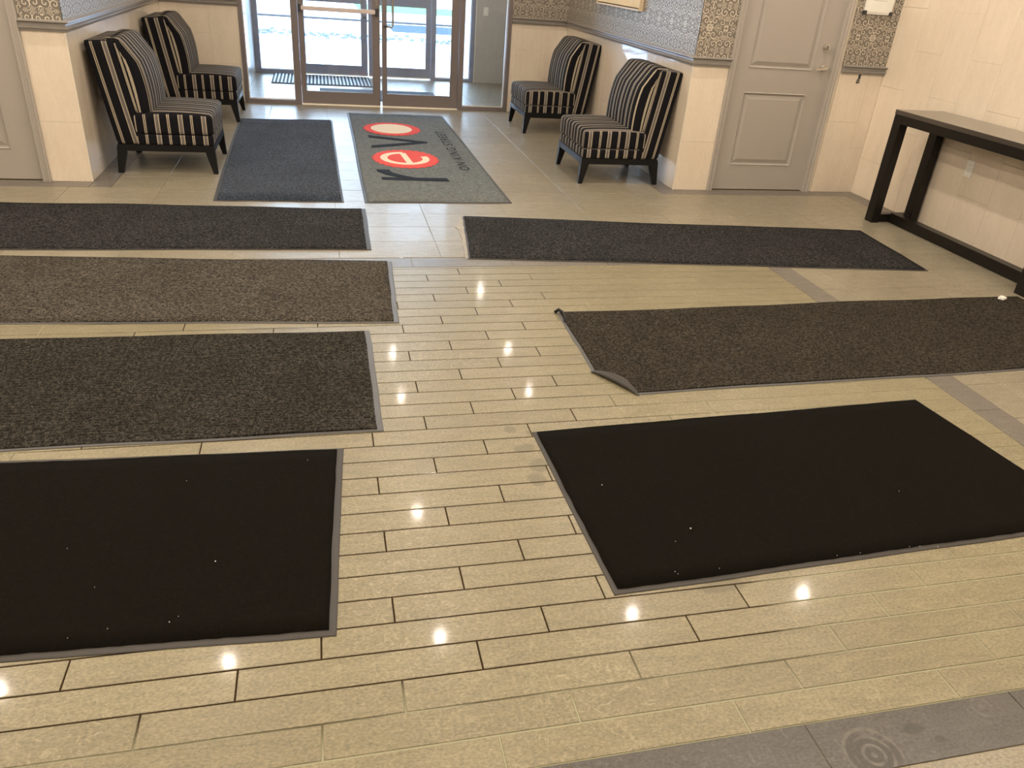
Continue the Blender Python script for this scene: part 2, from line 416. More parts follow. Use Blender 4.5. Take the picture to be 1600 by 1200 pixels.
# ------------------------------------------------------------------ walls
def wtile_mesh(w_, h_):
    k = ('wt', round(w_, 3), round(h_, 3))
    if k not in cache:
        me = tile_mesh('wall_tile', w_, h_, M['walltile'], .0011, t=.008, ch=.0008); cache[k] = me
    return cache[k]
def wall_tiles(parent, p0, p1, z0, z1, joints, first=None, pitch=.3048):
    """p0 -> p1 runs along the wall face with the room on its left; joints(i) gives one joint height of column i"""
    a, b = Vector((*p0, 0)), Vector((*p1, 0)); d = (b - a); L = d.length; d.normalize(); nrm = Vector((-d.y, d.x, 0))
    s = 0; i = 0
    while s < L - .01:
        e = min(L, (first if (i == 0 and first) else pitch) + s)
        if L - e < .03: e = L
        zs = [z0]; j = joints(i)
        while j - .6096 > z0 + .03: j -= .6096
        while j < z1 - .03: zs.append(j); j += .6096
        zs.append(z1)
        for q in range(len(zs) - 1):
            c = a + d * (s + e) / 2 + Vector((0, 0, (zs[q] + zs[q + 1]) / 2))
            up = Vector((0, 0, 1)); X = up.cross(nrm)
            mt = Matrix(((X.x, 0, nrm.x, c.x), (X.y, 0, nrm.y, c.y), (X.z, 1, nrm.z, c.z), (0, 0, 0, 1)))
            inst('wall_tile', wtile_mesh(e - s, zs[q + 1] - zs[q]), parent, mt)
        s = e; i += 1
def paper(parent, p0, p1, z0, z1, u0=0):
    a, b = Vector((*p0, 0)), Vector((*p1, 0)); d = (b - a); L = d.length; d.normalize(); nrm = Vector((-d.y, d.x, 0))
    bm = bmesh.new(); uvl = bm.loops.layers.uv.new('UVMap')
    def P(s, z, o): v = a + d * s + nrm * o; return bm.verts.new((v.x, v.y, z))
    f = [P(0, z0, 0), P(L, z0, 0), P(L, z1, 0), P(0, z1, 0)]; g = [P(0, z0, -.003), P(L, z0, -.003), P(L, z1, -.003), P(0, z1, -.003)]
    ff = bm.faces.new(f[::-1]); bm.faces.new(g)
    for i in range(4): bm.faces.new((f[i], f[(i + 1) % 4], g[(i + 1) % 4], g[i]))
    for fc in bm.faces:
        for lp in fc.loops:
            v = lp.vert.co; lp[uvl].uv = ((v - a).dot(d) + u0, v.z)
    return link('wallpaper', bm, M['damask'], parent)
T = .009
def wall(name, *dims, mat=None): return B(name, mat or M['wallgrout'], None, *dims, kind='structure')
ZW, ZP = 1.0, 1.06
# left part facing the camera, with the grey door in it
DL0, DL1 = -2.86, -1.964      # left door leaf
wb_l = wall('wall_back_left', (XFL, DL0 - .01, YF + T, YF + .16, 0, H), (DL1 + .01, XL - T, YF + T, YF + .16, 0, H), (DL0 - .01, DL1 + .01, YF + T, YF + .16, 2.05, H))
wall_tiles(wb_l, (XL, YF), (-1.912, YF), 0, ZW, lambda i: .415, first=.275)
paper(wb_l, (XL, YF), (-1.90, YF), ZP, H, .02)
paper(wb_l, (-2.92, YF), (XFL, YF), ZP, H)
wall_tiles(wb_l, (-2.92, YF), (-4.0, YF), 0, ZW, lambda i: .415 + .305 * (i % 2))
wr_l = wall('wall_recess_left', (XL - .15, XL - T, YF + .16, YB + .12, 0, H))
wall_tiles(wr_l, (XL, YB), (XL, YF), 0, ZW, lambda i: .41 + .305 * ((i + 1) % 2))
paper(wr_l, (XL, YB), (XL, YF), ZP, H)
EL, ER = -.835, 2.24
we = wall('wall_back', (XL - T, EL, YB + T, YB + .16, 0, H), (ER, XR + .3, YB + T, YB + .16, 0, H), (EL, ER, YB + T, YB + .16, 2.62, H))
wall_tiles(we, (EL, YB), (XL, YB), 0, ZW, lambda i: .41 + .305 * (i % 2))
wall_tiles(we, (XR, YB), (ER, YB), 0, ZW, lambda i: .41 + .305 * (i % 2))
paper(we, (EL, YB), (XL, YB), ZP, H, .05); paper(we, (XR, YB), (ER, YB), ZP, H, .05); paper(we, (ER, YB), (EL, YB), 2.62, H)
wr_r = wall('wall_recess_right', (XR + T, XR + .15, YF + .16, YB + .0, 0, H))
wall_tiles(wr_r, (XR, YF), (XR, YB), 0, ZW, lambda i: .41 + .305 * (i % 2))
paper(wr_r, (XR, YF), (XR, YB), ZP, H)
DR0, DR1 = 3.285, 4.185
wb_r = wall('wall_back_right', (XR + T, DR0 - .01, YF + T, YF + .16, 0, H), (DR1 + .01, XW + .15, YF + T, YF + .16, 0, H), (DR0 - .01, DR1 + .01, YF + T, YF + .16, 2.05, H))
wall_tiles(wb_r, (3.245, YF), (XR, YF), 0, ZW, lambda i: .405)
wall_tiles(wb_r, (XW, YF), (4.262, YF), 0, ZW, lambda i: (.39, .608)[i % 2], first=.13)
paper(wb_r, (3.245, YF), (XR, YF), ZP, H, .04); paper(wb_r, (XW, YF), (4.262, YF), ZP, H, .08); paper(wb_r, (4.262, YF), (3.245, YF), 2.14, H)
ww = wall('wall_right', (XW + T, XW + .15, YN - .15, YF + T, 0, H))
wall_tiles(ww, (XW, 0), (XW, YF), 0, H, lambda i: .31 + .305 * (i % 2), first=.05)
B('wall_panel', M['walltile'], ww, (XW + .001, XW + T, YN, 0, 0, H))
wall('wall_left', (XFL - .15, XFL, YN - .15, YF + .16, 0, H), mat=M['plaster'])
wall('wall_near', (XFL, XW + T, YN - .15, YN, 0, H), mat=M['plaster'])
B('ceiling', M['ceil'], None, (XFL - .15, XW + .15, YN - .15, YF + .16, H, H + .1), (XL - .15, XR + .3, YF + .16, YB + .16, H, H + .1), (-1.0, 3.3, YB + .16, YO + .2, H, H + .1), kind='structure')
# bright metal edge on the outside corners
B('trim_1', M['edge'], None, (XL - .004, XL + .002, YF - .002, YF + .005, 0, ZW), kind='structure')
B('trim_2', M['edge'], None, (XR - .002, XR + .004, YF - .002, YF + .005, 0, ZW), kind='structure')
# chair rail
PROF = [(0, .998), (.014, .998), (.018, 1.010), (.027, 1.014), (.029, 1.026), (.012, 1.032), (.012, 1.046), (.028, 1.052), (.037, 1.056), (.037, 1.064), (0, 1.067)]
def rail(n, path):
    bm = bmesh.new(); sweep(bm, path, PROF, lambda x, y, b: (x, y, b), side=1)
    tag(link('trim_%d' % n, bm, M['rail'], None), kind='structure')
rail(3, [(EL, YB), (XL, YB), (XL, YF), (-1.905, YF)])
rail(4, [(3.240, YF), (XR, YF), (XR, YB), (ER, YB)])
rail(5, [(XW, YF), (4.266, YF)])
rail(6, [(-2.94, YF), (-4.9, YF)])

# ------------------------------------------------------------------ panelled doors
CAS = [(0, 0), (0, .012), (.006, .016), (.018, .016), (.024, .012), (.046, .014), (.054, .022), (.066, .022), (.070, .016), (.070, 0)]
def panel_door(n, x0, x1, cl, cr, hinge_right=False):
    d = empty('door_%d' % n, ((x0 + x1) / 2, YF, 0)); d['kind'] = 'structure'
    def K(x): return x - (x0 + x1) / 2
    yf = .022                                   # leaf face set back a little from the wall
    pans = [(x0 + .13, x1 - .165, .215, .815), (x0 + .13, x1 - .165, 1.0, 1.86)]
    bm = bmesh.new()
    xs = [x0, pans[0][0], pans[0][1], x1]; zs = [.008, .215, .815, 1.0, 1.86, 2.03]
    G = [[bm.verts.new((K(x), yf, z)) for x in xs] for z in zs]
    for i in range(5):
        for j in range(3):
            if j == 1 and i in (1, 3): continue
            bm.faces.new((G[i][j], G[i][j + 1], G[i + 1][j + 1], G[i + 1][j]))
    for (a, b, c, e) in pans:                   # moulded slope into the recess
        o = [(a, c), (b, c), (b, e), (a, e)]; q = .016; u = .006
        rings = [[bm.verts.new((K(X), yf, Z)) for X, Z in o]]
        for ins, dep in ((u, -.006), (q, .012), (q + .008, .0138)):
            rings.append([bm.verts.new((K(X) + (ins if X == a else -ins), yf + dep, Z + (ins if Z == c else -ins))) for X, Z in o])
        for r in range(3):
            for i in range(4): bm.faces.new((rings[r][i], rings[r][(i + 1) % 4], rings[r + 1][(i + 1) % 4], rings[r + 1][i]))
    bmesh.ops.remove_doubles(bm, verts=bm.verts, dist=1e-5)
    box(bm, K(x0), K(x1), yf + .014, yf + .045, .008, 2.03)
    link('door_leaf', bm, M['taupe'], d, recalc=False)
    for (a, b, c, e) in pans:
        bm = bmesh.new(); g = .024; s = .03
        hexa(bm, [(K(a + g), yf + .013, c + g), (K(b - g), yf + .013, c + g), (K(b - g), yf + .013, e - g), (K(a + g), yf + .013, e - g)],
             [(K(a + g + s), yf + .001, c + g + s), (K(b - g - s), yf + .001, c + g + s), (K(b - g - s), yf + .001, e - g - s), (K(a + g + s), yf + .001, e - g - s)])
        link('raised_panel', bm, M['taupe'], d)
    bm = bmesh.new()
    sweep(bm, [(K(x0) - .002, 0), (K(x0) - .002, 2.05), (K(x1) + .002, 2.05), (K(x1) + .002, 0)], [(a * (.045 / .07) if False else a, b) for a, b in CAS_(cl, cr)], lambda x, z, b: (x, -b, z), side=1)
    link('door_casing', bm, M['taupe'], d)
    B('door_jamb', M['taupe'], d, (K(x0) - .008, K(x0) - .001, 0, .12, 0, 2.05), (K(x1) + .001, K(x1) + .008, 0, .12, 0, 2.05), (K(x0) - .008, K(x1) + .008, 0, .12, 2.035, 2.05))
    B('gap_strip', M['slot'], d, (K(x0), K(x1), .03, .12, .0005, .005))  # dark strip added under the leaf to hide light leaking in
    B('leak_board', M['slot'], d, (K(x0) - .06, K(x1) + .06, .165, .19, -.1, 2.1))  # unseen dark board added to stop sky light leaking past the leaf
    return d, K, yf
def CAS_(cl, cr):
    s = cl / .07
    return [(a * s, b) for a, b in CAS]
dr, K, yf = panel_door(2, DR0 + .004, 4.170, .052, .08)
bm = bmesh.new(); cyl(bm, (K(4.085), yf, 1.185), (0, -1, 0), .031, .012, r2=.028); cyl(bm, (K(4.085), yf - .012, 1.185), (0, -1, 0), .020, .018, r2=.017)
db = link('deadbolt', bm, M['steel'], dr)
B('thumb_turn', M['steel'], db, (K(4.085) - .006, K(4.085) + .006, yf - .046, yf - .030, 1.167, 1.203), bev=.003)
bm = bmesh.new(); cyl(bm, (K(4.10), yf, 1.035), (0, -1, 0), .030, .010, r2=.027); cyl(bm, (K(4.10), yf - .010, 1.035), (0, -1, 0), .011, .042)
rs = link('lever_handle', bm, M['steel'], dr)
bm = bmesh.new(); hexa(bm, [(K(4.110), yf - .064, 1.022), (K(4.110), yf - .050, 1.022), (K(4.110), yf - .050, 1.046), (K(4.110), yf - .064, 1.046)],
     [(K(3.995), yf - .070, 1.010), (K(3.995), yf - .060, 1.010), (K(3.995), yf - .060, 1.026), (K(3.995), yf - .070, 1.026)])
bmesh.ops.bevel(bm, geom=list(bm.edges), offset=.003, segments=2, affect='EDGES')
link('lever', bm, M['steel'], rs)
panel_door(1, DL0, DL1, .055, .055)

# ------------------------------------------------------------------ entrance: frames, side lights, doors
fy0, fy1 = YB - .01, YB + .10
A = M['alu']
tag(B('trim_7', A, None, (EL, -.788, fy0, fy1, 0, 2.62), (-.275, -.205, fy0, fy1, 0, 2.62), (1.622, 1.680, fy0, fy1, 0, 2.62), (2.190, ER, fy0, fy1, 0, 2.62),
      (-.788, -.275, fy0, fy1, 0, .045), (1.680, 2.190, fy0, fy1, 0, .045), (-.788, 2.190, fy0, fy1, 2.13, 2.18), (-.788, 2.190, fy0, fy1, 2.57, 2.62),
      bev=.002), kind='structure')
def window(n, x0, x1, z0, z1, y):
    o = B('window_%d' % n, M['glass'], None, (x0, x1, y - .003, y + .003, z0, z1), kind='structure')
    b = .008
    B('glazing_bead', M['edge'], o, (x0, x0 + b, y - .012, y - .003, z0, z1), (x1 - b, x1, y - .012, y - .003, z0, z1), (x0 + b, x1 - b, y - .012, y - .003, z0, z0 + b), (x0 + b, x1 - b, y - .012, y - .003, z1 - b, z1))
gy = YB + .045
window(1, -.788, -.275, .045, 2.13, gy); window(2, 1.680, 2.190, .045, 2.13, gy); window(3, -.788, 2.190, 2.18, 2.57, gy)
def leaf(n, x0, x1, sl, sr, y, mat, mid=False):
    d = empty('door_%d' % n, (x0, y, 0)); d['kind'] = 'structure'; w_ = x1 - x0; zb, zt = .014, 2.12; rb = .145
    t0, t1 = 0, .045
    B('stile', mat, d, (0, sl, t0, t1, zb, zt), bev=.002); B('stile', mat, d, (w_ - sr, w_, t0, t1, zb, zt), bev=.002)
    B('bottom_rail', mat, d, (sl, w_ - sr, t0, t1, zb, rb), bev=.002); B('top_rail', mat, d, (sl, w_ - sr, t0, t1, 2.03, zt), bev=.002)
    if mid: B('middle_rail', mat, d, (sl, w_ - sr, t0, t1, .965, 1.13), bev=.002)
    B('pane', M['glass'], d, (sl, w_ - sr, .019, .025, rb, 2.03))
    b = .007
    B('glazing_bead', mat, d, (sl, sl + b, .006, .019, rb, 2.03), (w_ - sr - b, w_ - sr, .006, .019, rb, 2.03), (sl + b, w_ - sr - b, .006, .019, rb, rb + b))
    return d
d3 = leaf(3, -.200, .700, .048, .082, YB + .01, A)
pb = B('push_bar', M['bar'], d3, (.035, .845, -.062, -.025, 1.002, 1.046), bev=.006)
B('bar_end', M['slot'], pb, (.005, .035, -.055, .002, .985, 1.06), bev=.003); B('bar_end', M['slot'], pb, (.845, .885, -.05, .002, .985, 1.06), bev=.003)
bm = bmesh.new()
for z in (.93, 1.10, 1.13): cyl(bm, (.865, .002, z), (0, -1, 0), .006, .005, 10)
link('screw', bm, M['steel'], d3)
B('door_sweep', M['edge'], d3, (.0, .9, -.002, .008, .004, .014))
d4 = leaf(4, .722, 1.618, .050, .085, YB + .01, A)
bm = bmesh.new(); c = .03
tube(bm, [(.025, .0, .885), (.035, -.03, .885), (.06, -.06, .885), (.098, -.072, .885), (.112, -.072, .892), (.118, -.072, .91), (.118, -.072, 1.36), (.112, -.072, 1.378), (.098, -.072, 1.385), (.06, -.06, 1.385), (.035, -.03, 1.385), (.025, 0, 1.385)], .0125, 12)
link('pull_handle', bm, M['steel'], d4, smooth=True)
B('door_sweep', M['edge'], d4, (.0, .896, -.002, .008, .004, .014))
B('trim_8', M['edge'], None, (-.205, 1.622, YB - .015, YB + .085, .0005, .004), kind='structure')
# vestibule shell
B('wall_vestibule_left', M['greytile'], None, (-1.0, -.87, YB + .16, YO + .2, 0, H), kind='structure')
B('wall_vestibule_right', M['greytile'], None, (3.2, 3.3, YB + .16, YO + .2, 0, H), kind='structure')
vo = B('wall_outer', M['greytile'], None, (2.262, 3.2, YO - .05, YO + .15, 0, H), (-.87, 2.262, YO, YO + .15, 2.62, H), kind='structure')
B('trim_9', M['edge'], None, (2.262, 2.275, YO - .056, YO - .048, 0, 2.6), kind='structure')
A2 = M['alu2']
tag(B('trim_10', A2, None, (-.87, -.80, YO - .03, YO + .08, 0, 2.62), (-.30, -.235, YO - .03, YO + .08, 0, 2.62), (1.622, 1.688, YO - .03, YO + .08, 0, 2.62), (2.205, 2.262, YO - .03, YO + .08, 0, 2.62),
      (-.80, -.30, YO - .03, YO + .08, 0, .055), (1.688, 2.205, YO - .03, YO + .08, 0, .035), (-.8, 2.205, YO - .03, YO + .08, 2.13, 2.18), (-.8, 2.205, YO - .03, YO + .08, 2.57, 2.62), bev=.002), kind='structure')
window(4, -.80, -.30, .055, 2.13, YO + .02); window(5, 1.688, 2.205, .035, 2.13, YO + .02); window(6, -.80, 2.205, 2.18, 2.57, YO + .02)
d5 = leaf(5, -.232, .700, .055, .085, YO - .02, A2, True); d6 = leaf(6, .715, 1.618, .085, .070, YO - .02, A2, True)
bm = bmesh.new(); tube(bm, [(.905, 0, .80), (.90, -.05, .80), (.86, -.07, .80), (.85, -.07, .83), (.85, -.07, 1.25), (.86, -.07, 1.28), (.90, -.05, 1.28), (.905, 0, 1.28)], .011, 10)
link('pull_handle', bm, M['steel'], d5, smooth=True)
B('door_sweep', M['edge'], d5, (.0, .93, -.012, .0, .014, .028)); B('door_sweep', M['edge'], d6, (.0, .90, -.012, .0, .014, .028))
# switch plate on the far vestibule wall
sw = B('switch_plate', M['plasticw'], None, (2.372, 2.446, YO - .058, YO - .0505, .922, 1.035), bev=.002)
tag(sw, 'white switch plate on the grey vestibule wall behind the right side light', 'switch')
B('rocker', M['paper'], sw, (2.392, 2.426, YO - .062, YO - .058, .945, 1.012), bev=.0015)
# vestibule mats
g = empty('grate_mat', (.04, 11.83, 0)); tag(g, 'striped entrance grate mat in the vestibule before the outer doors', 'mat')
B('frame', M['ribmat'], g, (-.665, .665, -.52, .40, .0005, .008))
bm = bmesh.new(); box(bm, -.011, .011, -.49, .38, .008, .014); sl_me = bpy.data.meshes.new('slat'); bm.to_mesh(sl_me); bm.free(); sl_me.materials.append(M['slat'])
k = 0
while -.63 + k * .0485 < .65: inst('slat', sl_me, g, Matrix.Translation((-.63 + k * .0485, 0, 0))); k += 1

v = empty('vestibule_mat', (.745, 10.62, 0)); tag(v, 'dark ribbed mat on the vestibule floor just beyond the inner double doors', 'mat')
B('pile', simple('slate_pile', (.07, .085, .105), .8, .2, var=.3, vs=40), v, (-.72, .72, -.40, .40, .001, .009)); B('rubber_border', M['ribmat'], v, (-.745, .745, -.43, .43, .0005, .004))

# ------------------------------------------------------------------ floor mats
def lerp(a, b, t): return a + (b - a) * t
def mat_thing(name, label, cat, cor, bw, pile, rub, group=None, wob=.004, nx=60, ny=14, ribs=0, zt=.009, cut=None):
    """cor = far-left, far-right, near-right, near-left; bw = border width far, right, near, left"""
    fl, fr, nr, nl = [Vector(c) for c in cor]
    cen = (fl + fr + nr + nl) / 4
    root = empty(name, (cen.x, cen.y, 0)); tag(root, label, cat, group)
    L = ((fr - fl).length + (nr - nl).length) / 2; W = ((fl - nl).length + (fr - nr).length) / 2
    rnd = random.Random(len(label) * 7 + int(cen.x * 100)); ph = [rnd.uniform(0, 6.28) for _ in range(8)]
    def P(s, t):                                 # s 0..1 left-right, t 0..1 near-far
        p = lerp(lerp(nl, nr, s), lerp(fl, fr, s), t) - cen
        wy = wob * (math.sin(s * 9 + ph[0]) + .6 * math.sin(s * 23 + ph[1])) * (1 if t > .5 else -1 if t < .5 else 0)
        wx = wob * .6 * (math.sin(t * 5 + ph[2]) + .5 * math.sin(t * 13 + ph[3]))
        return p.x + wx, p.y + wy * abs(t - .5) * 2
    def zz(s, t): return .0022 * (math.sin(s * L * 3.1 + ph[4]) * math.sin(t * 4 + ph[5]) + .5 * math.sin(s * L * 7 + ph[6] + t * 3))
    s0, s1, t0, t1 = bw[3] / L, 1 - bw[1] / L, bw[2] / W, 1 - bw[0] / W
    if ribs: ny = ribs * 4
    bm = bmesh.new(); G = []
    for j in range(ny + 1):
        t = lerp(t0, t1, j / ny); row = []
        for i in range(nx + 1):
            s = lerp(s0, s1, i / nx); x, y = P(s, t)
            rz = (0, .0016, .0016, 0)[j % 4] * (-1 if False else 1) if ribs else 0
            if i in (0, nx): x += rnd.uniform(-.0015, .0015)
            if j in (0, ny): y += rnd.uniform(-.0015, .0015)
            row.append(bm.verts.new((x, y, zt + max(-.003, zz(s, t)) + rz)))
        G.append(row)
    for j in range(ny):
        for i in range(nx): bm.faces.new((G[j][i], G[j][i + 1], G[j + 1][i + 1], G[j + 1][i]))
    edge = [G[0][i] for i in range(nx + 1)] + [G[j][nx] for j in range(1, ny + 1)] + [G[ny][i] for i in range(nx - 1, -1, -1)] + [G[j][0] for j in range(ny - 1, 0, -1)]
    low = [bm.verts.new((v.co.x, v.co.y, .001)) for v in edge]; n = len(edge)
    for i in range(n): bm.faces.new((edge[i], low[i], low[(i + 1) % n], edge[(i + 1) % n]))
    if cut:
        pc, nrm = cut; pc = Vector((pc[0] - cen.x, pc[1] - cen.y, 0)); nn = Vector((nrm[0], nrm[1], 0))
        bmesh.ops.bisect_plane(bm, geom=bm.verts[:] + bm.edges[:] + bm.faces[:], plane_co=pc + nn * -.012, plane_no=nn, clear_outer=True)
    link('pile', bm, pile, root, recalc=False, smooth=not ribs)
    # rubber border: a low bevelled ring
    bm = bmesh.new(); N = 48
    ring = [(i / N, 0) for i in range(N)] + [(1, i / 16) for i in range(16)] + [(1 - i / N, 1) for i in range(N)] + [(0, 1 - i / 16) for i in range(16)]
    layers = []
    for ins, z in ((0, .0004), (0, .0022), (.15, .004), (1.15, .0045)):
        r = []
        for (s, t) in ring:
            ss = lerp(s0 * ins, 1 - (1 - s1) * ins, s); tt = lerp(t0 * ins, 1 - (1 - t1) * ins, t)
            x, y = P(ss, tt); r.append(bm.verts.new((x, y, z)))
        layers.append(r)
    n = len(ring)
    for a in range(3):
        for i in range(n): bm.faces.new((layers[a][i], layers[a][(i + 1) % n], layers[a + 1][(i + 1) % n], layers[a + 1][i]))
    if cut: bmesh.ops.bisect_plane(bm, geom=bm.verts[:] + bm.edges[:] + bm.faces[:], plane_co=pc, plane_no=nn, clear_outer=True)
    link('rubber_border', bm, rub, root)
    return root, cen
RG = 'charcoal runner mats laid across the lobby'
mat_thing('runner_mat', 'dark charcoal runner lying lengthways in front of the left entrance chairs', 'mat', [(-.83, 8.735), (.112, 8.80), (.135, 5.665), (-.765, 5.672)], (.012, .016, .016, .025), M['c_glare'], M['rubber'], RG)
logo, lc = mat_thing('logo_mat', 'grey entrance mat with red, cream and navy lettering before the double doors', 'mat', [(.286, 9.277), (1.372, 9.285), (1.396, 5.668), (.284, 5.656)], (.02, .02, .03, .022), M['c_grey'], M['rubber'], None, zt=.008)
mat_thing('runner_mat', 'charcoal runner at left nearest the chairs, farthest of the left four mats', 'mat', [(-2.78, 5.615), (.279, 5.496), (.268, 4.617), (-2.82, 4.665)], (.010, .03, .012, .02), M['c_char'], M['rubber'], RG, wob=.003)
mat_thing('runner_mat', 'speckled brown-grey runner at left with wide pale right edge, second from chairs', 'mat', [(-2.70, 4.60), (.368, 4.405), (.334, 3.523), (-2.72, 3.695)], (.008, .026, .013, .02), M['c_brown'], M['rubberlight'], RG, wob=.003)
mat_thing('runner_mat', 'ribbed dark runner at left just behind the plain black mat', 'mat', [(-2.87, 3.477), (.181, 3.436), (.184, 2.531), (-2.87, 2.538)], (.010, .026, .013, .02), M['c_rib'], M['rubberlight'], RG, ribs=46, nx=24, wob=.004)
m6, c6 = mat_thing('black_mat', 'plain black rubber-edged mat in the left foreground', 'mat', [(-1.60, 2.495), (.027, 2.424), (-.022, 1.526), (-1.62, 1.597)], (.016, .022, .021, .02), M['c_black'], M['rubber'], 'plain black rubber-edged mats', wob=.0015)
m7, c7 = mat_thing('runner_mat', 'charcoal runner at right set askew, with a torn left end', 'mat', [(.948, 5.321), (3.993, 5.003), (3.908, 4.137), (.838, 4.442)], (.010, .012, .012, .014), M['c_char'], M['rubber'], RG, wob=.003)
cutp, cutn = Vector((1.145, 2.93, 0)), Vector((-(2.93 - 2.70), -(1.285 - 1.145), 0)).normalized()
m8, c8 = mat_thing('runner_mat', 'brown-grey runner at right with a folded front left corner', 'mat', [(1.172, 3.595), (4.201, 3.684), (4.215, 2.775), (1.142, 2.702)], (.008, .012, .014, .016), M['c_rib2'], M['rubberlight'], RG, ribs=46, nx=24, cut=(cutp, cutn))
m9, c9 = mat_thing('black_mat', 'plain black rubber-edged mat in the right foreground, wet along its near edge', 'mat', [(.749, 2.457), (2.566, 2.535), (2.665, 1.632), (.775, 1.557)], (.010, .013, .018, .016), M['c_black'], M['rubber'], 'plain black rubber-edged mats', wob=.0015)
# folded corner: flap rolled back over the pile, underside up
bm = bmesh.new(); a0, a1 = Vector((1.150, 2.935, 0)), Vector((1.292, 2.697, 0)); inn = -cutn
rows = []
for k in range(9):
    th = math.pi * k / 8; rr = .011
    q = inn * (-.012 + rr * math.sin(th) * -1) ; z = .003 + rr * (1 - math.cos(th))
    q = inn * (-.010 * math.sin(th)); taper = k / 8 * .0
    rows.append([a0.lerp(a1, t) + q * 1.0 + Vector((0, 0, z * math.sin(math.pi * min(1, max(.0, t))) ** .5 + .002)) for t in [i / 12 for i in range(13)]])
for k in range(1, 6):
    f = k / 5; r = []
    for i in range(13):
        t = i / 12; wdt = .085 * (1 - abs(t - .55) / .55) if t < .55 else .085 * (1 - (t - .55) / .45)
        wdt = max(0, wdt) * f * .42
        r.append(a0.lerp(a1, t) + inn * wdt + Vector((0, 0, .003 + .022 * math.sin(math.pi * t) ** .5 + .010 * math.sin(math.pi * f) * math.sin(math.pi * t))))
    rows.append(r)
V = [[bm.verts.new((p.x - c8.x, p.y - c8.y, p.z)) for p in r] for r in rows]
for j in range(len(V) - 1):
    for i in range(12): bm.faces.new((V[j][i], V[j][i + 1], V[j + 1][i + 1], V[j + 1][i]))
link('folded_corner', bm, M['rubber'], m8, smooth=True)
bm = bmesh.new()                                  # upturned tip at its far left corner
tube(bm, [(1.160 - c8.x, 3.60 - c8.y, .006), (1.176 - c8.x, 3.592 - c8.y, .024), (1.195 - c8.x, 3.58 - c8.y, .012), (1.192 - c8.x, 3.53 - c8.y, .010), (1.180 - c8.x, 3.47 - c8.y, .006)], .009, 8)
link('curled_corner', bm, M['black'], m8, smooth=True)
# torn backing at the left end of the askew runner
bm = bmesh.new(); pts_o = []; rnd = random.Random(3)
for i in range(15):
    t = i / 14; p = Vector((.838, 4.445, 0)).lerp(Vector((.946, 5.318, 0)), t)
    o = .012 + (.045 if .55 < t < .8 else .016 if .25 < t < .95 else .004) * rnd.uniform(.3, 1)
    pts_o.append((p - Vector((o, 0, 0)), p + Vector((.004, 0, 0))))
va = [[bm.verts.new((p.x - c7.x, p.y - c7.y, z)) for p in q for z in (.0006, .0026 + .002 * rnd.random())] for q in pts_o]
for i in range(14):
    a, b = va[i], va[i + 1]
    bm.faces.new((a[1], a[3], b[3], b[1])); bm.faces.new((a[0], a[1], b[1], b[0])); bm.faces.new((a[2], b[2], b[3], a[3]))
link('torn_backing', bm, simple('peeled_backing', (.30, .27, .22), .7, var=.4, vs=40), m7)
# lint on the pile
def lint(root, c, pts, z=.0125):
    bm = bmesh.new(); r = random.Random(5)
    for (x, y, s) in pts: box(bm, x - c.x - s, x - c.x + s, y - c.y - s * .7, y - c.y + s * .7, z - .002, z + s * .6)
    link('lint', bm, M['lint'], root)['kind'] = 'stuff'
r5 = random.Random(11)
lint(m9, c9, [(1.127, 1.804, .0022), (.909, 2.074, .0016), (1.05, 1.75, .0008), (2.0, 1.9, .0008)] + [(r5.uniform(.85, 2.4), 1.60 + r5.uniform(0, .02) + .035 * 0, .0008) for _ in range(10)])
lint(m6, c6, [(-.358, 1.855, .0016), (-.1, 2.35, .0008), (-.45, 1.63, .001), (-.6, 1.63, .001)] + [(r5.uniform(-.8, -.1), r5.uniform(1.6, 2.4), .0006) for _ in range(5)])

# logo lettering, tufted flush into the mat
ZL = .0105
def flat(name, pts, mat, z, parent=logo, c=lc, th=.0035):
    bm = bmesh.new()
    lo = [bm.verts.new((x - c.x, y - c.y, z - th)) for x, y in pts]; hi = [bm.verts.new((x - c.x, y - c.y, z)) for x, y in pts]
    bm.faces.new(hi); n = len(pts)
    for i in range(n): bm.faces.new((lo[i], lo[(i + 1) % n], hi[(i + 1) % n], hi[i]))
    return link(name, bm, mat, parent)
def gear(cx, cy, rx, ry, n=26, amp=.035): return [(cx + rx * (1 + (amp if k % 2 else -amp)) * math.cos(k * math.pi / n), cy + ry * (1 + (amp if k % 2 else -amp)) * math.sin(k * math.pi / n)) for k in range(2 * n)]
def ell(cx, cy, rx, ry, n=40): return [(cx + rx * math.cos(2 * math.pi * k / n), cy + ry * math.sin(2 * math.pi * k / n)) for k in range(n)]
flat('letter_o', gear(.716, 8.395, .290, .335), M['red'], ZL + .0015)
flat('letter_o_centre', ell(.710, 8.397, .212, .245), M['cream'], ZL + .003)
flat('letter_v', [(.448, 8.046), (.452, 7.955), (.885, 7.765), (.452, 7.575), (.448, 7.482), (1.005, 7.735), (1.005, 7.795)], M['navy'], ZL + .0015)
flat('letter_e_disc', gear(.722, 7.05, .292, .350), M['red'], ZL + .0015)
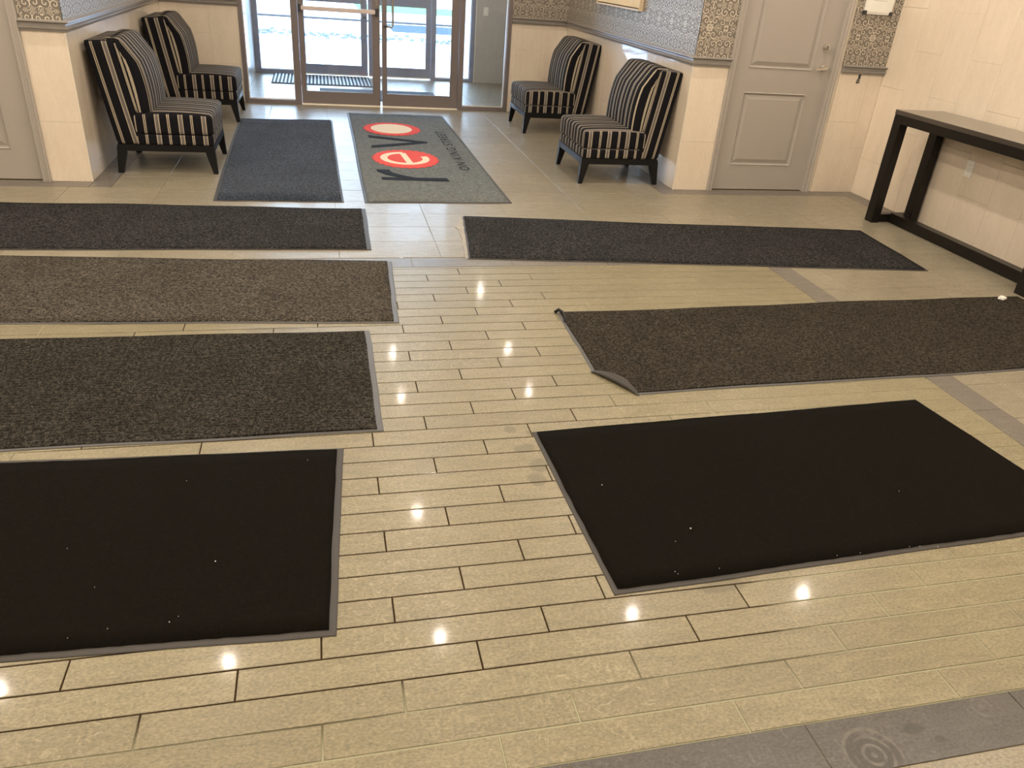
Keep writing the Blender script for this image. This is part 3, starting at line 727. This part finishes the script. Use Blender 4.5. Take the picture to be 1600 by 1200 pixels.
# e: reading direction +y, top of the letter towards -x
def strip(name, cen, wid, mat, z):
    bm = bmesh.new(); P = [Vector(p) for p in cen]; L_ = []
    for i, p in enumerate(P):
        d = (P[min(i + 1, len(P) - 1)] - P[max(i - 1, 0)]).normalized(); n_ = Vector((-d.y, d.x)); w_ = wid(i / (len(P) - 1)) / 2
        L_.append([bm.verts.new((q.x - lc.x, q.y - lc.y, zz)) for q in (p + n_ * w_, p - n_ * w_) for zz in (z - .003, z)])
    for a, b in zip(L_, L_[1:]):
        bm.faces.new((a[1], a[3], b[3], b[1])); bm.faces.new((a[0], a[1], b[1], b[0])); bm.faces.new((a[2], b[2], b[3], a[3]))
    return link(name, bm, mat, logo)
arc = []
for k in range(41):                                # from the bar end round top, back and under to the open tail
    a = math.radians(90 - 0 + k / 40 * 292)        # 90 deg = +y side (right of the letter)
    arc.append((.717 + .188 * math.cos(a), 7.06 + .212 * math.sin(a)))
strip('letter_e', arc, lambda t: .062, M['cream'], ZL + .0032)
strip('letter_e_bar', [(.745, 6.86), (.713, 7.26)], lambda t: .055, M['cream'], ZL + .0034)
flat('letter_r', [(.455, 6.375), (.460, 6.295), (1.003, 6.282), (.992, 6.372)], M['navy'], ZL + .0015)
strip('letter_r_arm', [(.75, 6.345), (.68, 6.375), (.60, 6.43), (.53, 6.50), (.492, 6.575), (.490, 6.635)], lambda t: .03 + .085 * t ** .6, M['navy'], ZL + .0012)
def text(s, y0, y1, x_base, capx):
    cu = bpy.data.curves.new('lettering', 'FONT'); cu.body = s; cu.size = 1; cu.extrude = .0; cu.offset = .006; cu.space_character = 1.25
    tmp = bpy.data.objects.new('t', cu); COL.objects.link(tmp)
    dg = bpy.context.evaluated_depsgraph_get(); me = bpy.data.meshes.new_from_object(tmp.evaluated_get(dg))
    bpy.data.objects.remove(tmp)
    xs = [v.co.x for v in me.vertices]; ys = [v.co.y for v in me.vertices]; ax, bx, ay, by = min(xs), max(xs), min(ys), max(ys)
    for v in me.vertices:
        u, q = (v.co.x - ax) / (bx - ax), (v.co.y - ay) / (by - ay)
        v.co = (x_base - capx * q - lc.x, y0 + (y1 - y0) * u - lc.y, ZL + .0018)
    bm = bmesh.new(); bm.from_mesh(me); bmesh.ops.remove_doubles(bm, verts=bm.verts, dist=1e-6); left = set(bm.verts)
    while left:
        seed = left.pop(); isl = {seed}; st = [seed]
        while st:
            for e in st.pop().link_edges:
                for v in e.verts:
                    if v not in isl: isl.add(v); st.append(v)
        left -= isl
        b2 = bmesh.new(); mp = {v: b2.verts.new(v.co) for v in isl}
        for f in {f for v in isl for f in v.link_faces}: b2.faces.new([mp[v] for v in f.verts])
        link('letter', b2, M['navy'], logo)
    bm.free()
text('ON KING STREET', 6.66, 8.33, 1.245, .088)

# ------------------------------------------------------------------ chairs
def rbox(bm, x0, x1, y0, y1, z0, z1, r, n=8, deform=None, uvl=None, mi=0):
    """rounded block with stripe coordinates laid along its faces"""
    hx, hy, hz = (x1 - x0) / 2, (y1 - y0) / 2, (z1 - z0) / 2; c = Vector(((x0 + x1) / 2, (y0 + y1) / 2, (z0 + z1) / 2))
    for ax in range(3):
        for sg in (-1, 1):
            u, v = [(1, 2), (2, 0), (0, 1)][ax]; H3 = (hx, hy, hz); G = []
            for i in range(n + 1):
                row = []
                for j in range(n + 1):
                    q = [0, 0, 0]; q[ax] = sg * H3[ax]
                    def sp(t, h):       # denser near the edge
                        t = t * 2 - 1; return h * (math.copysign(1 - (1 - abs(t)) ** 1.6, t))
                    q[u] = sp(i / n, H3[u]); q[v] = sp(j / n, H3[v]); q = Vector(q)
                    inner = Vector([max(-H3[k] + r, min(H3[k] - r, q[k])) for k in range(3)])
                    d = q - inner
                    p = inner + d.normalized() * r if d.length > 1e-9 else q
                    p = p + c; uvx = p.x if ax == 1 else p.y
                    p2 = deform(p, (p.x - c.x) / hx, (p.y - c.y) / hy, (p.z - c.z) / hz) if deform else p
                    row.append((bm.verts.new(p2), uvx, p.z if ax != 2 else p.x))
                G.append(row)
            for i in range(n):
                for j in range(n):
                    q = [G[i][j], G[i + 1][j], G[i + 1][j + 1], G[i][j + 1]]
                    if sg < 0: q = q[::-1]
                    f = bm.faces.new([a[0] for a in q]); f.smooth = True
                    for lp, a in zip(f.loops, q): lp[uvl].uv = (a[1], a[2])
def cushion(name, parent, blocks, n=10):
    bm = bmesh.new(); uvl = bm.loops.layers.uv.new('UVMap')
    for b in blocks: rbox(bm, *b[:6], b[6], n, b[7] if len(b) > 7 else None, uvl)
    bmesh.ops.remove_doubles(bm, verts=bm.verts, dist=1e-5)
    return link(name, bm, M['stripe'], parent, recalc=False)
def make_chair():
    r = empty('slipper_chair')
    W = .365
    cushion('seat_base', r, [(-.16, .402, -W, W, .212, .295, .018)])
    def crown(p, a, b, c):
        k = max(0, c) * (1 - a * a) * .012 + max(0, c) * (1 - b ** 4) * .010
        return p + Vector((0, 0, k))
    cushion('seat_cushion', r, [(-.16, .408, -W - .003, W + .003, .288, .438, .030, crown)])
    def shear(p, a, b, c):
        t = (p.z - .212) / .71
        return p + Vector((-.115 * t - .03 * t * t * 0, 0, .012 * max(0, c) * (a + 1) * .5))
    cushion('backrest', r, [(-.285, -.085, -W, W, .212, .925, .022, shear)])
    def pil(p, a, b, c):
        t = (p.z - .41) / .52; t2 = max(0, min(1, t))
        x = -.115 * ((p.z - .212) / .71)
        bulge = .050 * math.sin(math.pi * min(1, t2 * .85 + .08)) * (1 - .30 * b * b) if a > 0 else 0
        roll = -.055 * max(0, t - .72) / .28 if a > 0 else 0
        return p + Vector((x + bulge + roll, 0, .012 * (1 - b ** 4) * max(0, t)))
    cushion('back_cushion', r, [(-.16, .012, -W + .018, W - .018, .42, .945, .030, pil)], n=14)
    # piping down the cushion edge
    for s in (-1, 1):
        bm = bmesh.new(); pts = []
        for k in range(13):
            z = .455 + .46 * k / 12; x = -.085 - .115 * (z - .212) / .71 + .006
            pts.append((x, s * (W - .004), z))
        tube(bm, pts, .004, 6); link('piping', bm, M['piping'], r, smooth=True)
    bm = bmesh.new()
    box(bm, -.285, .400, -W + .004, -W + .034, .165, .214); box(bm, -.285, .400, W - .034, W - .004, .165, .214)
    box(bm, .370, .400, -W + .034, W - .034, .165, .214); box(bm, -.285, -.255, -W + .034, W - .034, .165, .214)
    link('base_rail', bm, M['black'], r)
    for sx_ in (0, 1):
        for sy_ in (-1, 1):
            bm = bmesh.new(); yo = sy_ * (W - .003); yi = sy_ * (W - .06); yb = sy_ * (W - .034); yob = sy_ * (W + .0)
            if sx_: xo, xi, xob, xib = .4005, .325, .412, .378
            else: xo, xi, xob, xib = -.290, -.215, -.308, -.268
            hexa(bm, [(xob, yob, 0), (xib, yob, 0), (xib, yb, 0), (xob, yb, 0)], [(xo, yo, .20), (xi, yo, .20), (xi, yi, .20), (xo, yi, .20)])
            link('leg', bm, M['black'], r)
    return r
M['piping'] = simple('piping', (.30, .25, .18), .7)
def copy_tree(o, parent=None):
    c = o.copy(); COL.objects.link(c)
    if parent: c.parent = parent
    for ch in [x for x in bpy.data.objects if x.parent == o]: copy_tree(ch, c)
    return c
ch0 = make_chair()
spots = [(-1.213, 6.787, 0, 'striped armless chair at left, nearer the camera, by the pillar corner'),
         (-1.213, 8.915, 0, 'striped armless chair at left, farther back, beside the entrance frame'),
         (2.528, 6.668, math.pi, 'striped armless chair at right, nearer the camera, in front of wainscot corner'),
         (2.540, 8.785, math.pi, 'striped armless chair at right, farther back, under the wall picture')]
for i, (x, y, a, lb) in enumerate(spots):
    c = ch0 if i == 0 else copy_tree(ch0)
    c.location = (x, y, 0); c.rotation_euler = (0, 0, a); tag(c, lb, 'chair', 'striped slipper chairs facing each other before the entrance')

# ------------------------------------------------------------------ console table
TX0, TX1, TY0, TY1 = 4.232, 4.66, 3.66, 5.305
ct = empty('console_table', ((TX0 + TX1) / 2, (TY0 + TY1) / 2, 0)); tag(ct, 'long dark espresso console table standing against the right wall', 'table')
hx, hy = (TX1 - TX0) / 2, (TY1 - TY0) / 2; TW = M['tablewood']
M['tabletop'] = simple('table_top', (.035, .027, .020), .35, .7, coat=1, coatr=.22)  # lighter copy of the wood, wall reflection partly put into its colour
B('tabletop', M['tabletop'], ct, (-hx, hx, -hy - .004, hy + .004, .818, .850), bev=.002)
B('apron', TW, ct, (-hx + .002, -hx + .06, -hy, hy, .757, .818), (hx - .06, hx - .002, -hy, hy, .757, .818), (-hx + .06, hx - .06, -hy, -hy + .07, .757, .818), (-hx + .06, hx - .06, hy - .07, hy, .757, .818), bev=.001)
for sx_ in (-1, 1):
    for sy_ in (-1, 1):
        x0 = -hx + .002 if sx_ < 0 else hx - .072; y0 = -hy if sy_ < 0 else hy - .085
        B('leg', TW, ct, (x0, x0 + .07, y0, y0 + .085, .0, .757), bev=.0015)
for sy_ in (-1, 1):
    y0 = -hy + .015 if sy_ < 0 else hy - .075
    B('end_stretcher', TW, ct, (-hx + .072, hx - .072, y0, y0 + .06, .004, .065), bev=.001)
B('long_stretcher', TW, ct, (-.045, .030, -hy + .075, hy - .075, .004, .078), bev=.001)

# ------------------------------------------------------------------ small things
ol = empty('wall_outlet', (XW, 4.893, .512)); tag(ol, 'white wall outlet on the right wall seen under the console table', 'outlet')
B('cover_plate', M['plasticw'], ol, (-.006, -.0005, -.037, .037, -.060, .060), bev=.0015)
for z in (-.024, .024):
    s = B('socket', M['paper'], ol, (-.009, -.006, -.017, .017, z - .014, z + .014), bev=.001)
    B('slot', M['slot'], s, (-.0095, -.009, -.009, -.006, z - .003, z + .007), (-.0095, -.009, .005, .008, z - .003, z + .007))
pc_ = empty('paper_scrap', (4.03, 3.622, .013), .5); tag(pc_, 'small crumpled white paper scrap on the runner beside the console table', 'paper')
bm = bmesh.new(); box(bm, -.020, .020, -.016, .018, -.001, .010); bmesh.ops.subdivide_edges(bm, edges=bm.edges, cuts=2)
for v in bm.verts: v.co += Vector((random.uniform(-.003, .003), random.uniform(-.003, .003), random.uniform(-.0015, .004) if v.co.z > 0 else 0))
link('crumple', bm, M['paper'], pc_)
# notice holder
nh = empty('notice_frame', (4.455, YF, 1.455)); tag(nh, 'white framed notice on damask wallpaper right of the right-hand grey door', 'notice')
B('backing_board', M['plasticw'], nh, (-.130, .130, -.014, -.001, 0, .40), bev=.002)
B('sheet', M['paper'], nh, (-.112, .112, -.017, -.014, .018, .385))
bm = bmesh.new()
for k, (a, b) in enumerate([(-.07, .06), (-.075, .07), (-.06, .05), (-.075, .072), (-.07, .03)]): box(bm, a, b, -.0174, -.017, .10 + k * .028, .104 + k * .028)
link('print', bm, M['ink'], nh)
for a in (-.134, .104):
    for z in (-.004, .374): B('corner_clip', M['slot'], nh, (a, a + .030, -.020, -.0005, z, z + .030), bev=.002)
# torn opening in the wainscot under the chair rail
hl = empty('wall_cutout', (4.447, YF, .925)); tag(hl, 'small ragged dark hole in the beige tile below the chair rail near right door', 'hole')
bm = bmesh.new()
o_ = [(-.016, .008), (-.006, -.003), (.010, .004), (.018, .0), (.017, .030), (.019, .072), (-.004, .073), (-.005, .040), (-.010, .028)]
f_ = [bm.verts.new((x, -.0015, z)) for x, z in o_]; b_ = [bm.verts.new((x, -.0002, z)) for x, z in o_]; bm.faces.new(f_)
for i in range(len(o_)): bm.faces.new((f_[i], f_[(i + 1) % len(o_)], b_[(i + 1) % len(o_)], b_[i]))
link('opening', bm, M['slot'], hl)
bm = bmesh.new(); tube(bm, [(-.010, -.003, .012), (.002, -.008, .022), (.006, -.004, .036)], .003, 6); tube(bm, [(.006, -.003, .008), (-.001, -.007, .016), (-.006, -.004, .024)], .0025, 6)
link('wire_stub', bm, M['steel'], hl)
# picture on the recess wall
pa = empty('wall_picture', (XR, 8.01, 1.31)); tag(pa, 'cream and pale wood picture on damask wallpaper above right chairs', 'picture')
B('canvas', M['canvas'], pa, (-.034, -.012, -.598, .598, .012, .80))
bm = bmesh.new(); sweep(bm, [(-.618, 0), (.618, 0), (.618, .82), (-.618, .82)], [(0, .002), (0, .042), (.014, .042), (.016, .034), (.024, .034)], lambda y, z, b: (-b, y, z), closed=True, side=1)
link('picture_frame', bm, simple('pale_wood', (.62, .49, .32), .5), pa)

# ------------------------------------------------------------------ ceiling downlights
LG = 'recessed ceiling downlights over the lobby'
pts = [(x, y) for y in (-.4, 1.0, 2.3, 4.145, 5.66) for x in (-3.8, -2.26, -.81, .70, 2.245, 3.78)] + [(x, y) for y in (7.80, 8.94) for x in (-.76, .76, 2.285)]  # near rows are unseen, added along the grid to light the foreground
bm = bmesh.new(); N = 24
prof = [(.062, 0), (.072, -.006), (.085, -.006), (.088, 0)]
rg = [[bm.verts.new((r * math.cos(2 * math.pi * k / N), r * math.sin(2 * math.pi * k / N), z)) for k in range(N)] for r, z in prof]
for a in range(3):
    for k in range(N): bm.faces.new((rg[a][k], rg[a][(k + 1) % N], rg[a + 1][(k + 1) % N], rg[a + 1][k]))
rim = bpy.data.meshes.new('rim'); bm.to_mesh(rim); bm.free(); rim.materials.append(M['plasticw'])
bm = bmesh.new(); cyl(bm, (0, 0, -.004), (0, 0, 1), .031, .004, 20); lens = bpy.data.meshes.new('lens'); bm.to_mesh(lens); bm.free(); lens.materials.append(M['lamp'])
for i, (x, y) in enumerate(pts):
    e = empty('ceiling_light', (x, y, H)); tag(e, 'round recessed warm downlight in the lobby ceiling', 'lamp', LG)
    inst('rim', rim, e, Matrix()); inst('lens', lens, e, Matrix())
    ld = bpy.data.lights.new('downlight', 'SPOT'); ld.energy = LAMP_W * (0.55 if y > 7 else 1); ld.color = LAMP_COL; ld.spot_size = math.radians(176); ld.spot_blend = 0.35; ld.shadow_soft_size = .030
    lo = bpy.data.objects.new('downlight', ld); COL.objects.link(lo); lo.parent = e; lo.location = (0, 0, -.02)

for x in (.3, 2.3):  # unseen lamps added to brighten the vestibule walls
    e = empty('ceiling_light', (x, 11.0, H)); tag(e, 'unseen downlight added to brighten the vestibule', 'lamp', 'added vestibule downlights')
    inst('rim', rim, e, Matrix()); inst('lens', lens, e, Matrix())
    ld = bpy.data.lights.new('downlight', 'SPOT'); ld.energy = 45; ld.color = LAMP_COL; ld.spot_size = math.radians(176); ld.spot_blend = .35; ld.shadow_soft_size = .030
    lo = bpy.data.objects.new('downlight', ld); COL.objects.link(lo); lo.parent = e; lo.location = (0, 0, -.02)

# ------------------------------------------------------------------ outdoors
B('ground', M['snow'], None, (-40, 40, YO + .15, 24.6, -.35, -.12), (-40, 40, 25.0, 29.0, -.35, -.10), (-40, 1.4, 29.0, 33, -.35, -.10), (-40, 40, 33, 80, -.35, -.10), kind='structure')
B('ground_lawn', M['grass'], None, (1.4, 40, 29.0, 33, -.35, -.09), kind='structure')
B('road', M['road'], None, (1.9, 40, 21.8, 24.2, -.14, -.11), kind='structure')
B('kerb', simple('kerb_stone', (.055, .048, .046), .9, .1), None, (-40, 40, 24.6, 25.0, -.35, -.085), kind='structure')
B('door_slab', M['concrete'], None, (-2, 3.3, YO + .15, YO + .75, -.35, -.02), kind='structure')
bm = bmesh.new(); r = random.Random(2)
for _ in range(260):
    x = r.uniform(-3.5, 4.5); y = 19.9 + r.gauss(0, .35) + .08 * x * -1; s = r.uniform(.015, .06)
    mm = Matrix.Translation((x, y, -.12 + s * .3)) @ Matrix.Rotation(r.uniform(0, 6), 4, 'Z') @ Matrix.Diagonal((s * 1.5, s, s * .7, 1))
    bmesh.ops.create_icosphere(bm, subdivisions=1, radius=1, matrix=mm)
tag(link('icy_rubble', bm, M['debris'], None), 'ridge of dirty ice lumps across the snow outside the doors', 'rubble', kind='stuff')
bw_ = B('brick_pier', M['mortar'], None, (2.308, 2.7, YO + .155, 13.6, -.12, 2.9)); tag(bw_, 'pale brick pier outside beyond the right side light', 'pier')
bm = bmesh.new()
for j in range(38):
    z = -.10 + j * .078; y = YO + .16 + (.0 if j % 2 else -.11)
    while y < 13.6:
        a, b = max(YO + .16, y), min(13.6, y + .212)
        if b - a > .03: box(bm, 2.300, 2.3085, a, b, z, z + .066)
        y += .224
link('bricks', bm, M['brick'], bw_)['kind'] = 'stuff'
